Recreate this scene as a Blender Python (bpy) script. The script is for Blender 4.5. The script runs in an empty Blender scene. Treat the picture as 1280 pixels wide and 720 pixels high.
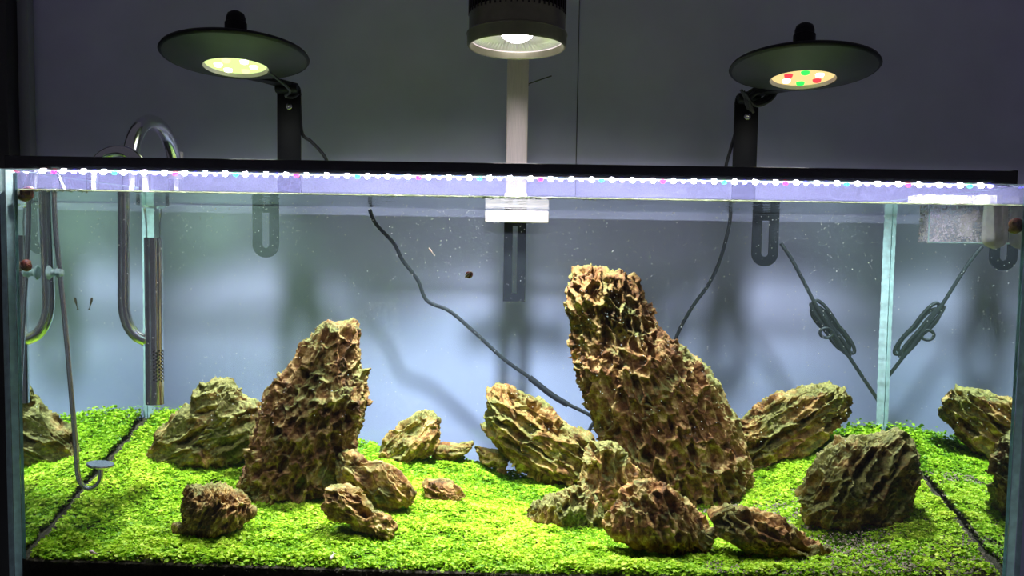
import bpy, bmesh, math
import numpy as np
from mathutils import Vector, Matrix

sc = bpy.context.scene
COL = sc.collection
rng = np.random.default_rng(7)
PI = math.pi

# ------------------------------------------------------------------ camera
F_PX = 950.0
CAM = np.array([0.0, -0.905, 0.398])
PITCH, YAW, ROLL = math.radians(3.5), math.radians(-0.36), math.radians(0.92)
fw = np.array([math.sin(YAW) * math.cos(PITCH), math.cos(YAW) * math.cos(PITCH), -math.sin(PITCH)])
r0 = np.array([math.cos(YAW), -math.sin(YAW), 0.0])
u0 = np.cross(r0, fw)
rt = r0 * math.cos(ROLL) + u0 * math.sin(ROLL)
up = u0 * math.cos(ROLL) - r0 * math.sin(ROLL)
cd = bpy.data.cameras.new('camera')
cam = bpy.data.objects.new('camera', cd)
COL.objects.link(cam)
cd.sensor_width = 36.0
cd.lens = F_PX / 1280 * 36.0
cd.clip_start = 0.02
cam.matrix_world = Matrix(((rt[0], up[0], -fw[0], CAM[0]), (rt[1], up[1], -fw[1], CAM[1]),
                           (rt[2], up[2], -fw[2], CAM[2]), (0, 0, 0, 1)))
sc.camera = cam

# ------------------------------------------------------------------ world, exposure, sampling
w = bpy.data.worlds.new('dim_room')
sc.world = w
w.use_nodes = True
w.node_tree.nodes['Background'].inputs[0].default_value = (0.82, 0.78, 1.0, 1)
w.node_tree.nodes['Background'].inputs[1].default_value = 0.07
sc.view_settings.view_transform = 'Standard'
sc.view_settings.look = 'None'
sc.view_settings.gamma = 1.0
sc.view_settings.exposure = 0.0
cy = sc.cycles
cy.max_bounces = 12
cy.diffuse_bounces = 3
cy.glossy_bounces = 6
cy.transmission_bounces = 8
cy.transparent_max_bounces = 32
cy.caustics_reflective = False
cy.caustics_refractive = False
cy.sample_clamp_indirect = 4.0

LAMP_DISC = 56.0     # watts of the two disc lamps
LAMP_SPOT = 105.0     # watts of the centre spotlight
LED_EMIT = 720.0

# ------------------------------------------------------------------ tank dimensions (metres)
XI = 0.600           # inner half width
YB = 0.460           # inner depth
ZW = 0.450           # water level
ZR = 0.474           # rim
ZBASE = -0.035
YWALL = 0.62
N_W = 1.333


def ray(px, py):
    d = fw + rt * (px - 640) / F_PX - up * (py - 360) / F_PX
    return d / np.linalg.norm(d)


def air(px, py, Y):
    """Point in the room at depth Y that is seen at this place of the photograph."""
    d = ray(px, py)
    return CAM + d * ((Y - CAM[1]) / d[1])


def wet(px, py, Y):
    """The same for a point in the water: the sight line bends at the front glass."""
    d = ray(px, py)
    p = CAM + d * ((0 - CAM[1]) / d[1])
    t = d.copy() / N_W
    t[1] = math.sqrt(1 - t[0] ** 2 - t[2] ** 2)
    return p + t * (Y / t[1])


def V(p):
    return Vector((float(p[0]), float(p[1]), float(p[2])))


# ------------------------------------------------------------------ object helpers
def tag(o, label=None, cat=None, group=None, kind=None):
    if label: o['label'] = label
    if cat: o['category'] = cat
    if group: o['group'] = group
    if kind: o['kind'] = kind
    return o


def thing(name, label, cat, loc=(0, 0, 0), group=None):
    o = bpy.data.objects.new(name, None)
    o.empty_display_size = 0.02
    COL.objects.link(o)
    o.location = loc
    return tag(o, label, cat, group)


def link(name, me, mat, parent=None, smooth=True):
    o = bpy.data.objects.new(name, me)
    COL.objects.link(o)
    if mat is not None and not me.materials:
        me.materials.append(mat)
    if smooth:
        me.shade_smooth()
    if parent is not None:
        o.parent = parent
        o.matrix_parent_inverse = Matrix.Translation(parent.location).inverted()
    return o


def pyd(name, verts, faces, mat, parent=None, smooth=True):
    me = bpy.data.meshes.new(name)
    me.from_pydata([tuple(map(float, v)) for v in verts], [], faces)
    me.update()
    return link(name, me, mat, parent, smooth)


class MB:
    """Collects shapes into ONE mesh."""
    def __init__(self):
        self.v, self.f = [], []

    def add(self, vs, fs):
        n = len(self.v)
        self.v += [tuple(map(float, q)) for q in vs]
        self.f += [tuple(i + n for i in q) for q in fs]
        return self

    def box(self, a, b, bev=0.0):
        bm = bmesh.new()
        bmesh.ops.create_cube(bm, size=1)
        for q in bm.verts:
            q.co = Vector([(a[i] + b[i]) / 2 + q.co[i] * (b[i] - a[i]) for i in range(3)])
        if bev:
            bmesh.ops.bevel(bm, geom=bm.edges[:], offset=bev, segments=2, affect='EDGES', profile=0.5)
        bm.verts.index_update()
        self.add([q.co[:] for q in bm.verts], [[q.index for q in f.verts] for f in bm.faces])
        bm.free()
        return self

    def lathe(self, prof, seg=40, origin=(0, 0, 0), axis=(0, 0, 1), close=False):
        """prof: (radius, height) pairs turned round an axis."""
        rot = Vector((0, 0, 1)).rotation_difference(Vector(axis))
        vs, fs = [], []
        n = len(prof)
        for i in range(seg):
            a = 2 * PI * i / seg
            for (r, h) in prof:
                q = rot @ Vector((r * math.cos(a), r * math.sin(a), h))
                vs.append((q.x + origin[0], q.y + origin[1], q.z + origin[2]))
        m = n if close else n - 1
        for i in range(seg):
            j = (i + 1) % seg
            for k in range(m):
                k2 = (k + 1) % n
                fs.append((i * n + k, j * n + k, j * n + k2, i * n + k2))
        return self.add(vs, fs)

    def tube(self, pts, r, seg=12, sub=6, caps=True):
        P = [Vector(q) for q in pts]
        if sub > 1 and len(P) > 2:
            out = []
            for i in range(len(P) - 1):
                a = P[max(i - 1, 0)]; b = P[i]; c = P[i + 1]; d = P[min(i + 2, len(P) - 1)]
                for s in range(sub):
                    t = s / sub
                    out.append(0.5 * ((2 * b) + (c - a) * t + (2 * a - 5 * b + 4 * c - d) * t * t
                                      + (3 * b - a - 3 * c + d) * t ** 3))
            out.append(P[-1])
            P = out
        n = len(P)
        rr = r if callable(r) else (lambda t: r)
        tan = [(P[min(i + 1, n - 1)] - P[max(i - 1, 0)]).normalized() for i in range(n)]
        nrm = tan[0].orthogonal().normalized()
        vs, fs = [], []
        for i in range(n):
            if i:
                nrm = (tan[i - 1].rotation_difference(tan[i]) @ nrm).normalized()
            bi = tan[i].cross(nrm)
            R = rr(i / max(n - 1, 1))
            for k in range(seg):
                a = 2 * PI * k / seg
                vs.append(P[i] + (nrm * math.cos(a) + bi * math.sin(a)) * R)
        for i in range(n - 1):
            for k in range(seg):
                k2 = (k + 1) % seg
                fs.append((i * seg + k, i * seg + k2, (i + 1) * seg + k2, (i + 1) * seg + k))
        if caps:
            fs.append(tuple(range(seg - 1, -1, -1)))
            fs.append(tuple((n - 1) * seg + k for k in range(seg)))
        return self.add(vs, fs)

    def build(self, name, mat, parent=None, smooth=True, angle=35):
        o = pyd(name, self.v, self.f, mat, parent, False)
        bm = bmesh.new(); bm.from_mesh(o.data)
        bmesh.ops.recalc_face_normals(bm, faces=bm.faces[:])
        bm.to_mesh(o.data); bm.free()
        if smooth:
            o.data.shade_smooth()
            o.data.set_sharp_from_angle(angle=math.radians(angle))
        return o


# ------------------------------------------------------------------ materials
def nodes(name):
    m = bpy.data.materials.new(name)
    m.use_nodes = True
    nt = m.node_tree
    nt.nodes.clear()
    out = nt.nodes.new('ShaderNodeOutputMaterial')
    return m, nt, out


def N(nt, typ, **kw):
    n = nt.nodes.new(typ)
    for k, v in kw.items():
        if k in n.inputs:
            n.inputs[k].default_value = v
        else:
            setattr(n, k, v)
    return n


def ramp(nt, stops, fac=None):
    n = nt.nodes.new('ShaderNodeValToRGB')
    e = n.color_ramp.elements
    while len(e) < len(stops):
        e.new(0.5)
    for i, (p, c) in enumerate(stops):
        e[i].position = p
        e[i].color = (c[0], c[1], c[2], 1) if not isinstance(c, (int, float)) else (c, c, c, 1)
    if fac is not None:
        nt.links.new(fac, n.inputs[0])
    return n


def plain(name, col, rough=0.5, metal=0.0, var=0.12, scale=60.0, bump=0.0, spec=None, stretch=None):
    m, nt, out = nodes(name)
    b = N(nt, 'ShaderNodeBsdfPrincipled', Roughness=rough, Metallic=metal)
    if spec is not None:
        b.inputs['Specular IOR Level'].default_value = spec
    tc = N(nt, 'ShaderNodeTexCoord')
    src = tc.outputs['Object']
    if stretch:
        mp = N(nt, 'ShaderNodeMapping'); mp.inputs['Scale'].default_value = stretch
        nt.links.new(src, mp.inputs[0]); src = mp.outputs[0]
    no = N(nt, 'ShaderNodeTexNoise', Scale=scale, Detail=4.0)
    nt.links.new(src, no.inputs['Vector'])
    lo = [c * (1 - var) for c in col]; hi = [min(1, c * (1 + var)) for c in col]
    r = ramp(nt, [(0.3, lo), (0.7, hi)], no.outputs['Fac'])
    nt.links.new(r.outputs[0], b.inputs['Base Color'])
    if bump:
        bp = N(nt, 'ShaderNodeBump', Strength=bump, Distance=0.001)
        nt.links.new(no.outputs['Fac'], bp.inputs['Height'])
        nt.links.new(bp.outputs[0], b.inputs['Normal'])
    nt.links.new(b.outputs[0], out.inputs[0])
    return m


def emit(name, col, s):
    m, nt, out = nodes(name)
    e = N(nt, 'ShaderNodeEmission', Strength=s)
    e.inputs[0].default_value = (*col, 1)
    nt.links.new(e.outputs[0], out.inputs[0])
    return m


def pane_mat(name, ior=1.5, tint=(1, 1, 1), gl=(1, 1, 1), wave=0.0, wscale=40.0, frac=1.0):
    """Flat clear sheet: lets light straight through, mirrors by Fresnel."""
    m, nt, out = nodes(name)
    t = N(nt, 'ShaderNodeBsdfTransparent'); t.inputs[0].default_value = (*tint, 1)
    g = N(nt, 'ShaderNodeBsdfGlossy', Roughness=0.0); g.inputs[0].default_value = (*gl, 1)
    f = N(nt, 'ShaderNodeFresnel', IOR=ior)
    mx = N(nt, 'ShaderNodeMixShader')
    src = f.outputs[0]
    if frac != 1.0:
        mu = N(nt, 'ShaderNodeMath', operation='MULTIPLY'); mu.inputs[1].default_value = frac
        nt.links.new(src, mu.inputs[0]); src = mu.outputs[0]
    nt.links.new(src, mx.inputs[0])
    nt.links.new(t.outputs[0], mx.inputs[1]); nt.links.new(g.outputs[0], mx.inputs[2])
    if wave:
        tc = N(nt, 'ShaderNodeTexCoord')
        no = N(nt, 'ShaderNodeTexNoise', Scale=wscale, Detail=3.0)
        nt.links.new(tc.outputs['Object'], no.inputs['Vector'])
        bp = N(nt, 'ShaderNodeBump', Strength=wave, Distance=0.01)
        nt.links.new(no.outputs['Fac'], bp.inputs['Height'])
        nt.links.new(bp.outputs[0], g.inputs['Normal'])
    nt.links.new(mx.outputs[0], out.inputs[0])
    return m


def film_mat(name, col, lo, hi, scale, trans=0.5, detail=4.0, low=0.4, high=0.65, voro=False, ends=None):
    """Clear sheet partly covered by a pale film or droplets."""
    m, nt, out = nodes(name)
    t = N(nt, 'ShaderNodeBsdfTransparent')
    d = N(nt, 'ShaderNodeBsdfDiffuse'); d.inputs[0].default_value = (*col, 1)
    tr = N(nt, 'ShaderNodeBsdfTranslucent'); tr.inputs[0].default_value = (*col, 1)
    ms = N(nt, 'ShaderNodeMixShader'); ms.inputs[0].default_value = trans
    nt.links.new(d.outputs[0], ms.inputs[1]); nt.links.new(tr.outputs[0], ms.inputs[2])
    tc = N(nt, 'ShaderNodeTexCoord')
    if voro:
        no = N(nt, 'ShaderNodeTexVoronoi', Scale=scale)
        o_ = no.outputs['Distance']
    else:
        no = N(nt, 'ShaderNodeTexNoise', Scale=scale, Detail=detail)
        o_ = no.outputs['Fac']
    nt.links.new(tc.outputs['Object'], no.inputs['Vector'])
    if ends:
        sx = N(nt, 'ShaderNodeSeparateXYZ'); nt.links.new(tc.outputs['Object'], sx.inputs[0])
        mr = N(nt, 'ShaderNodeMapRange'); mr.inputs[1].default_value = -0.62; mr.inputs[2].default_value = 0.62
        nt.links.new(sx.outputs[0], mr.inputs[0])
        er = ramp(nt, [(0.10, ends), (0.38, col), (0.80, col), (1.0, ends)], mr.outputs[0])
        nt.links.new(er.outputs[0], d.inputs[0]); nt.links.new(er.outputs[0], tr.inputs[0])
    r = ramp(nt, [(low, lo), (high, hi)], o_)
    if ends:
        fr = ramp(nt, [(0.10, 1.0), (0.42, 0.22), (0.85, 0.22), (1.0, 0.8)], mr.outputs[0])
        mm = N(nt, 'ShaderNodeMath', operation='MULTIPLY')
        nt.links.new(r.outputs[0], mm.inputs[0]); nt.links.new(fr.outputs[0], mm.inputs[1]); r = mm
    mx = N(nt, 'ShaderNodeMixShader')
    nt.links.new(r.outputs[0], mx.inputs[0])
    nt.links.new(t.outputs[0], mx.inputs[1]); nt.links.new(ms.outputs[0], mx.inputs[2])
    nt.links.new(mx.outputs[0], out.inputs[0])
    return m


def lucent(name, col, trans=0.6, rough=0.4):
    m, nt, out = nodes(name)
    d = N(nt, 'ShaderNodeBsdfPrincipled', Roughness=rough); d.inputs['Base Color'].default_value = (*col, 1)
    tr = N(nt, 'ShaderNodeBsdfTranslucent'); tr.inputs[0].default_value = (*col, 1)
    tc = N(nt, 'ShaderNodeTexCoord'); no = N(nt, 'ShaderNodeTexNoise', Scale=90.0)
    nt.links.new(tc.outputs['Object'], no.inputs['Vector'])
    r = ramp(nt, [(0.3, [c * 0.8 for c in col]), (0.7, [min(1, c * 1.1) for c in col])], no.outputs['Fac'])
    nt.links.new(r.outputs[0], d.inputs['Base Color']); nt.links.new(r.outputs[0], tr.inputs[0])
    ms = N(nt, 'ShaderNodeMixShader'); ms.inputs[0].default_value = trans
    nt.links.new(d.outputs[0], ms.inputs[1]); nt.links.new(tr.outputs[0], ms.inputs[2])
    nt.links.new(ms.outputs[0], out.inputs[0])
    return m


def rock_mat(name, moss=0.5, red=0.5, seed=0.0, lum=1.0):
    m, nt, out = nodes(name)
    b = N(nt, 'ShaderNodeBsdfPrincipled', Roughness=0.75)
    b.inputs['Specular IOR Level'].default_value = 0.25
    tc = N(nt, 'ShaderNodeTexCoord')
    mp = N(nt, 'ShaderNodeMapping'); mp.inputs['Location'].default_value = (seed, seed * 2.1, seed * 0.7)
    nt.links.new(tc.outputs['Object'], mp.inputs[0])
    n1 = N(nt, 'ShaderNodeTexNoise', Scale=55.0, Detail=6.0, Roughness=0.65)
    n2 = N(nt, 'ShaderNodeTexNoise', Scale=22.0, Detail=4.0)
    n3 = N(nt, 'ShaderNodeTexNoise', Scale=260.0, Detail=3.0)
    for n_ in (n1, n2, n3):
        nt.links.new(mp.outputs[0], n_.inputs['Vector'])
    L = lambda *c: tuple(min(0.9, q * lum) for q in c)
    base = ramp(nt, [(0.36, L(0.070, 0.036, 0.010)), (0.47, L(0.17 + 0.05 * red, 0.088, 0.023)),
                     (0.54, L(0.32, 0.185, 0.052)), (0.66, L(0.64, 0.46, 0.18))], n1.outputs['Fac'])
    mossc = ramp(nt, [(0.35, (0.055, 0.068, 0.015)), (0.65, (0.19, 0.205, 0.05))], n3.outputs['Fac'])
    ge = N(nt, 'ShaderNodeNewGeometry')
    sx = N(nt, 'ShaderNodeSeparateXYZ'); nt.links.new(ge.outputs['Normal'], sx.inputs[0])
    ad = N(nt, 'ShaderNodeMath', operation='MULTIPLY_ADD'); ad.inputs[1].default_value = 0.16
    nt.links.new(sx.outputs[2], ad.inputs[0]); nt.links.new(n2.outputs['Fac'], ad.inputs[2])
    k = 0.66 - 0.22 * moss
    mr = ramp(nt, [(k - 0.05, 0.0), (k + 0.09, 0.85)], ad.outputs[0])
    mx = N(nt, 'ShaderNodeMix', data_type='RGBA')
    nt.links.new(mr.outputs[0], mx.inputs['Factor'])
    nt.links.new(base.outputs[0], mx.inputs['A']); nt.links.new(mossc.outputs[0], mx.inputs['B'])
    nt.links.new(mx.outputs['Result'], b.inputs['Base Color'])
    bp = N(nt, 'ShaderNodeBump', Strength=0.6, Distance=0.002)
    nt.links.new(n3.outputs['Fac'], bp.inputs['Height']); nt.links.new(bp.outputs[0], b.inputs['Normal'])
    nt.links.new(b.outputs[0], out.inputs[0])
    return m


def leaf_mat():
    m, nt, out = nodes('carpet_leaf')
    at = N(nt, 'ShaderNodeAttribute', attribute_name='tone')
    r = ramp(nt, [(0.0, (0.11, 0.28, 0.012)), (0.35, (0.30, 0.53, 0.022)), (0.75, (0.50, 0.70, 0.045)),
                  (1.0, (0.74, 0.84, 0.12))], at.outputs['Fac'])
    d = N(nt, 'ShaderNodeBsdfPrincipled', Roughness=0.5)
    d.inputs['Specular IOR Level'].default_value = 0.2
    t = N(nt, 'ShaderNodeBsdfTranslucent')
    nt.links.new(r.outputs[0], d.inputs['Base Color']); nt.links.new(r.outputs[0], t.inputs[0])
    mx = N(nt, 'ShaderNodeMixShader'); mx.inputs[0].default_value = 0.4
    nt.links.new(d.outputs[0], mx.inputs[1]); nt.links.new(t.outputs[0], mx.inputs[2])
    nt.links.new(mx.outputs[0], out.inputs[0])
    return m


M = dict(
    wall=plain('grey_wall_paint', (0.59, 0.585, 0.84), 0.8, var=0.06, scale=9, bump=0.1),
    wall_dark=plain('dark_door_panel', (0.03, 0.03, 0.032), 0.6, var=0.1, scale=12),
    wall_trim=plain('slate_wall_return', (0.30, 0.31, 0.36), 0.7, var=0.05, scale=12),
    glass=pane_mat('clear_pane', 1.45, (0.985, 1.0, 0.995), frac=0.35),
    edge=lucent('green_glass_edge', (0.68, 0.92, 0.92), 0.5, 0.15),
    silicone=lucent('pale_silicone', (0.52, 0.74, 0.74), 0.45, 0.4),
    black=plain('black_powder_coat', (0.006, 0.006, 0.008), 0.5, var=0.2, spec=0.2),
    blackg=plain('black_gloss', (0.010, 0.010, 0.012), 0.16, var=0.2),
    shade=plain('dark_grey_aluminium', (0.016, 0.018, 0.016), 0.45, 0.0, var=0.1),
    steel=plain('polished_steel', (0.74, 0.75, 0.76), 0.16, 1.0, var=0.03, scale=20),
    brushed=plain('brushed_aluminium', (0.80, 0.70, 0.70), 0.55, 0.35, var=0.12, scale=30, stretch=(60, 60, 1)),
    olive=plain('olive_anodised_ring', (0.22, 0.21, 0.14), 0.32, 0.7, var=0.1),
    pinkplate=plain('pale_pink_anodised', (0.86, 0.74, 0.74), 0.35, 0.2, var=0.05),
    fin=plain('dark_brown_fin', (0.035, 0.026, 0.024), 0.45, 0.5, var=0.2),
    rubber=plain('black_cable_rubber', (0.014, 0.015, 0.017), 0.5, var=0.2),
    reflect=plain('ribbed_reflector', (0.72, 0.66, 0.72), 0.35, 0.4, var=0.05),
    plastic=film_mat('clear_plastic', (0.95, 0.90, 0.97), 0.06, 0.95, 330, low=0.53, high=0.60),
    clear=pane_mat('clear_acrylic', 1.3, (0.93, 0.97, 0.93), frac=0.8),
    sponge=lucent('white_floss', (0.86, 0.84, 0.80), 0.4, 0.9),
    snail=plain('brown_snail_shell', (0.14, 0.035, 0.022), 0.25, var=0.5, scale=260),
    snailb=lucent('tan_snail_foot', (0.45, 0.36, 0.22), 0.3),
    fish=lucent('olive_fry', (0.16, 0.14, 0.09), 0.3),
    shrimp=lucent('pale_shrimp', (0.75, 0.60, 0.52), 0.4),
    soil=plain('dark_aqua_soil', (0.040, 0.032, 0.014), 0.9, var=0.6, scale=330, bump=1.0),
    granule=plain('grey_soil_granule', (0.25, 0.205, 0.14), 0.85, var=0.6, scale=60),
    leaf=leaf_mat(),
    suction=lucent('clear_silicone_cup', (0.72, 0.92, 0.90), 0.5, 0.15),
    dark=plain('perforation_black', (0.01, 0.01, 0.01), 0.8),
    bubble=lucent('white_froth', (0.92, 0.93, 0.9), 0.4, 0.2),
    meniscus=film_mat('scum_line', (0.46, 0.52, 0.32), 0.3, 0.9, 60, low=0.35, high=0.6),
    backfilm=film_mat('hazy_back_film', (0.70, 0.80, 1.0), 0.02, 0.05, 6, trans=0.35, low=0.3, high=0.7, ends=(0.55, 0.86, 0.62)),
    condense=film_mat('condensation', (0.50, 0.50, 0.98), 0.03, 0.11, 480, trans=0.6, low=0.35, high=0.70),
)

# ------------------------------------------------------------------ noise (numpy)
def _h(i, j, k, s):
    h = (i.astype(np.int64) * 73856093) ^ (j.astype(np.int64) * 19349663) ^ (k.astype(np.int64) * 83492791) ^ (s * 2654435761)
    h = (h & 0xFFFFFFFF).astype(np.uint64)
    h ^= h >> np.uint64(15); h = (h * np.uint64(0x2c1b3c6d)) & np.uint64(0xFFFFFFFF)
    h ^= h >> np.uint64(12); h = (h * np.uint64(0x297a2d39)) & np.uint64(0xFFFFFFFF)
    h ^= h >> np.uint64(15)
    return h.astype(np.float64) / 4294967296.0


def vnoise(p, s=0):
    i = np.floor(p).astype(np.int64); f = p - i
    f = f * f * (3 - 2 * f)
    r = 0
    for a in (0, 1):
        for b in (0, 1):
            for c in (0, 1):
                wgt = (f[:, 0] if a else 1 - f[:, 0]) * (f[:, 1] if b else 1 - f[:, 1]) * (f[:, 2] if c else 1 - f[:, 2])
                r = r + wgt * _h(i[:, 0] + a, i[:, 1] + b, i[:, 2] + c, s)
    return r


def fbm(p, s=0, o=3):
    r, a, t = 0, 1.0, 0
    for k in range(o):
        r = r + a * vnoise(p * 2 ** k + 17.3 * k, s + k); t += a; a *= 0.5
    return r / t


def worley(p, s=0):
    """nearest and second nearest distance, a random number per cell, offset from the cell's seed"""
    i = np.floor(p).astype(np.int64)
    f1 = np.full(len(p), 9.0); f2 = np.full(len(p), 9.0); rid = np.zeros(len(p)); off = np.zeros_like(p)
    for a in (-1, 0, 1):
        for b in (-1, 0, 1):
            for c in (-1, 0, 1):
                I, J, K = i[:, 0] + a, i[:, 1] + b, i[:, 2] + c
                q = np.stack([I + _h(I, J, K, s), J + _h(I, J, K, s + 11), K + _h(I, J, K, s + 23)], 1)
                dd = p - q
                d = np.linalg.norm(dd, axis=1)
                near = d < f1
                f2 = np.where(near, f1, np.minimum(f2, d))
                f1 = np.where(near, d, f1)
                rid = np.where(near, _h(I, J, K, s + 37), rid)
                off = np.where(near[:, None], dd, off)
    return f1, f2, rid, off


# ------------------------------------------------------------------ ground shape (top of the carpet)
def _prof(lst, Y):
    q = [wet(a, b, Y) for a, b in lst]
    return np.array([t[0] for t in q]), np.array([t[2] for t in q])


BX, BZ = _prof([(182, 514), (240, 516), (330, 532), (440, 548), (520, 561), (570, 569), (605, 578), (660, 594),
                (760, 602), (860, 590), (940, 566), (1000, 546), (1060, 532), (1100, 531)], YB)
FX, FZ = _prof([(22, 690), (300, 698), (640, 708), (1000, 714), (1258, 714)], 0.004)


def ground(x, y):
    zb = np.interp(x, BX, BZ); zf = np.interp(x, FX, FZ)
    t = np.clip(np.asarray(y) / YB, 0, 1)
    return zf + (zb - zf) * t ** 1.05


def ground_hit(px, py):
    a, b = wet(px, py, 0.0), wet(px, py, 0.46)
    for k in range(1, 400):
        q = a + (b - a) * k / 400
        if q[2] <= ground(q[0], q[1]):
            return q
    return b


# ================================================================== THE ROOM
seam = air(722, 120, YWALL)[0]
wb = thing('wall_back', None, None, (0, YWALL, 0)); wb['kind'] = 'structure'
for x0, x1, z0, z1 in ((-1.9, seam - 0.0009, 0.4905, 1.5), (seam + 0.0009, 1.9, 0.4905, 1.5), (-1.9, 1.9, -0.6, 0.4900)):
    MB().box((x0, YWALL, z0), (x1, YWALL + 0.012, z1), 0.0004).build('wall_panel', M['wall'], wb)
MB().box((-1.9, YWALL + 0.0125, -0.6), (1.9, YWALL + 0.03, 1.5)).build('backing_board', M['wall_dark'], wb)
xl = air(33, 100, YWALL)[0]
tr = MB().box((xl - 0.004, YWALL - 0.02, -0.6), (xl + 0.018, YWALL - 0.0005, 1.5), 0.002).build('trim_1', M['wall_trim'])
tr['kind'] = 'structure'
wl = MB().box((-1.9, YWALL - 0.05, -0.6), (xl - 0.0045, YWALL - 0.0005, 1.5), 0.003).build('wall_left', M['wall_dark'])
wl['kind'] = 'structure'

nail = MB()
a, b = air(661, 104, 0.60), air(689, 97, 0.60)
nail.tube([(a[0], 0.6195, a[2]), (a[0], 0.606, a[2]), (b[0], 0.585, b[2])], 0.0012, 8, 4)
tag(nail.build('wall_nail', M['rubber']), 'thin dark bent wire nail sticking out of the grey wall beside the silver post', 'nail')

# ================================================================== THE TANK
tank = thing('aquarium', 'long rimless clear glass fish tank holding water, rocks and a green plant carpet', 'aquarium', (0, 0.23, ZBASE))
TG = 0.010


def pane(name, a, b, edge_axes):
    """Clear sheet with green edges: faces across edge_axes get the edge colour."""
    o = MB().box(a, b, 0.0006).build(name, M['glass'], tank, smooth=False)
    o.data.materials.append(M['edge'])
    for p in o.data.polygons:
        n = [abs(q) for q in p.normal]
        if n.index(max(n)) in edge_axes:
            p.material_index = 1
    return o


pane('front_pane', (-XI - TG, -TG - 0.0006, ZBASE), (XI + TG, -0.0006, ZR), (0, 2))
pane('back_pane', (-XI - TG, YB + 0.0006, ZBASE), (XI + TG, YB + TG, ZR), (0, 2))
for s in (-1, 1):
    x0, x1 = sorted((s * (XI + 0.0006), s * (XI + TG)))
    pane('side_pane', (x0, 0.0, ZBASE), (x1, YB, ZR), (1, 2))
MB().box((-XI - TG, -TG, ZBASE - TG), (XI + TG, YB + TG, ZBASE - 0.0004), 0.001).build('base_pane', M['edge'], tank)
for s in (-1, 1):      # silicone beads in the four upright corners
    for yb, r in ((YB - 0.001, 0.0085), (0.001, 0.003)):
        zz = np.linspace(0.0, ZR - 0.004, 150)
        vs, fs = [], []
        sgn = 1 if yb < 0.1 else -1
        for i, z in enumerate(zz):
            k = r * (1 + (0.12 * rng.random() if r > 0.005 else 0.0))
            x = s * (XI - 0.0008)
            vs += [(x, yb, z), (x - s * k, yb, z), (x - s * k * 0.55, yb + sgn * k * 0.5, z), (x, yb + sgn * k, z)]
            if i:
                for q in range(4):
                    a0 = (i - 1) * 4 + q; a1 = (i - 1) * 4 + (q + 1) % 4
                    fs.append((a0, a1, a1 + 4, a0 + 4))
        m = MB().add(vs, fs).build('silicone_bead', M['silicone'], tank)
# added film inside the back pane stands in for water haze, greener at both ends
MB().box((-XI + 0.002, YB - 0.0012, 0.0), (XI - 0.002, YB - 0.0008, ZW - 0.001)).build('haze_film', M['backfilm'], tank)
MB().box((-XI + 0.002, 0.0002, ZW + 0.002), (XI - 0.002, 0.0008, ZR - 0.001)).build('condensation', M['condense'], tank)

# water: real refraction at the front face, Fresnel mirror and straight light on the other faces
wx, wz0 = XI - 0.0002, ZBASE + 0.0002
wy1 = YB + 0.0003
me = bpy.data.meshes.new('water')
vs = [(-wx, 0, wz0), (wx, 0, wz0), (wx, wy1, wz0), (-wx, wy1, wz0), (-wx, 0, ZW), (wx, 0, ZW), (wx, wy1, ZW), (-wx, wy1, ZW)]
fs = [(0, 1, 5, 4), (1, 2, 6, 5), (2, 3, 7, 6), (3, 0, 4, 7), (4, 5, 6, 7), (3, 2, 1, 0)]
me.from_pydata(vs, [], fs)
mw, nt, out = nodes('water_front')
g = N(nt, 'ShaderNodeBsdfGlass', Roughness=0.0, IOR=N_W)
nt.links.new(g.outputs[0], out.inputs[0])
me.materials.append(mw)
me.materials.append(pane_mat('water_side', N_W, (0.91, 0.985, 1.0), (0.86, 0.93, 0.90)))
me.materials.append(pane_mat('water_surface', N_W, (0.97, 1, 1), (0.92, 0.96, 0.97), 0.30, 34.0))
for p, k in zip(me.polygons, (0, 1, 1, 1, 2, 1)):
    p.material_index = k
tag(link('water', me, None, None, False), 'clear still water filling the glass tank to just below its rim', 'water', kind='stuff')

# ------------------------------------------------------------------ soil
nx, ny = 120, 50
xs = np.linspace(-XI + 0.001, XI - 0.001, nx); ys = np.linspace(0.001, YB - 0.002, ny)
XX, YY = np.meshgrid(xs, ys)
ZZ = (ground(XX, YY) - 0.0085) + 0.002 * (fbm(np.stack([XX.ravel() * 60, YY.ravel() * 60, 0 * XX.ravel()], 1), 5).reshape(XX.shape) - 0.5)
top = np.stack([XX.ravel(), YY.ravel(), ZZ.ravel()], 1)
bot = top.copy(); bot[:, 2] = ZBASE + 0.0006
n = nx * ny
fs = []
for j in range(ny - 1):
    for i in range(nx - 1):
        q = j * nx + i
        fs.append((q, q + 1, q + nx + 1, q + nx)); fs.append((n + q + nx, n + q + nx + 1, n + q + 1, n + q))
for i in range(nx - 1):
    fs.append((n + i, n + i + 1, i + 1, i)); q = (ny - 1) * nx + i; fs.append((q, q + 1, n + q + 1, n + q))
for j in range(ny - 1):
    q = j * nx; fs.append((q, q + nx, n + q + nx, n + q)); q = j * nx + nx - 1; fs.append((n + q, n + q + nx, q + nx, q))
tag(pyd('aquarium_soil', np.vstack([top, bot]), fs, M['soil']), 'dark brown granular soil bed under the green carpet, bare along the front glass', 'soil', kind='stuff')

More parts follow.
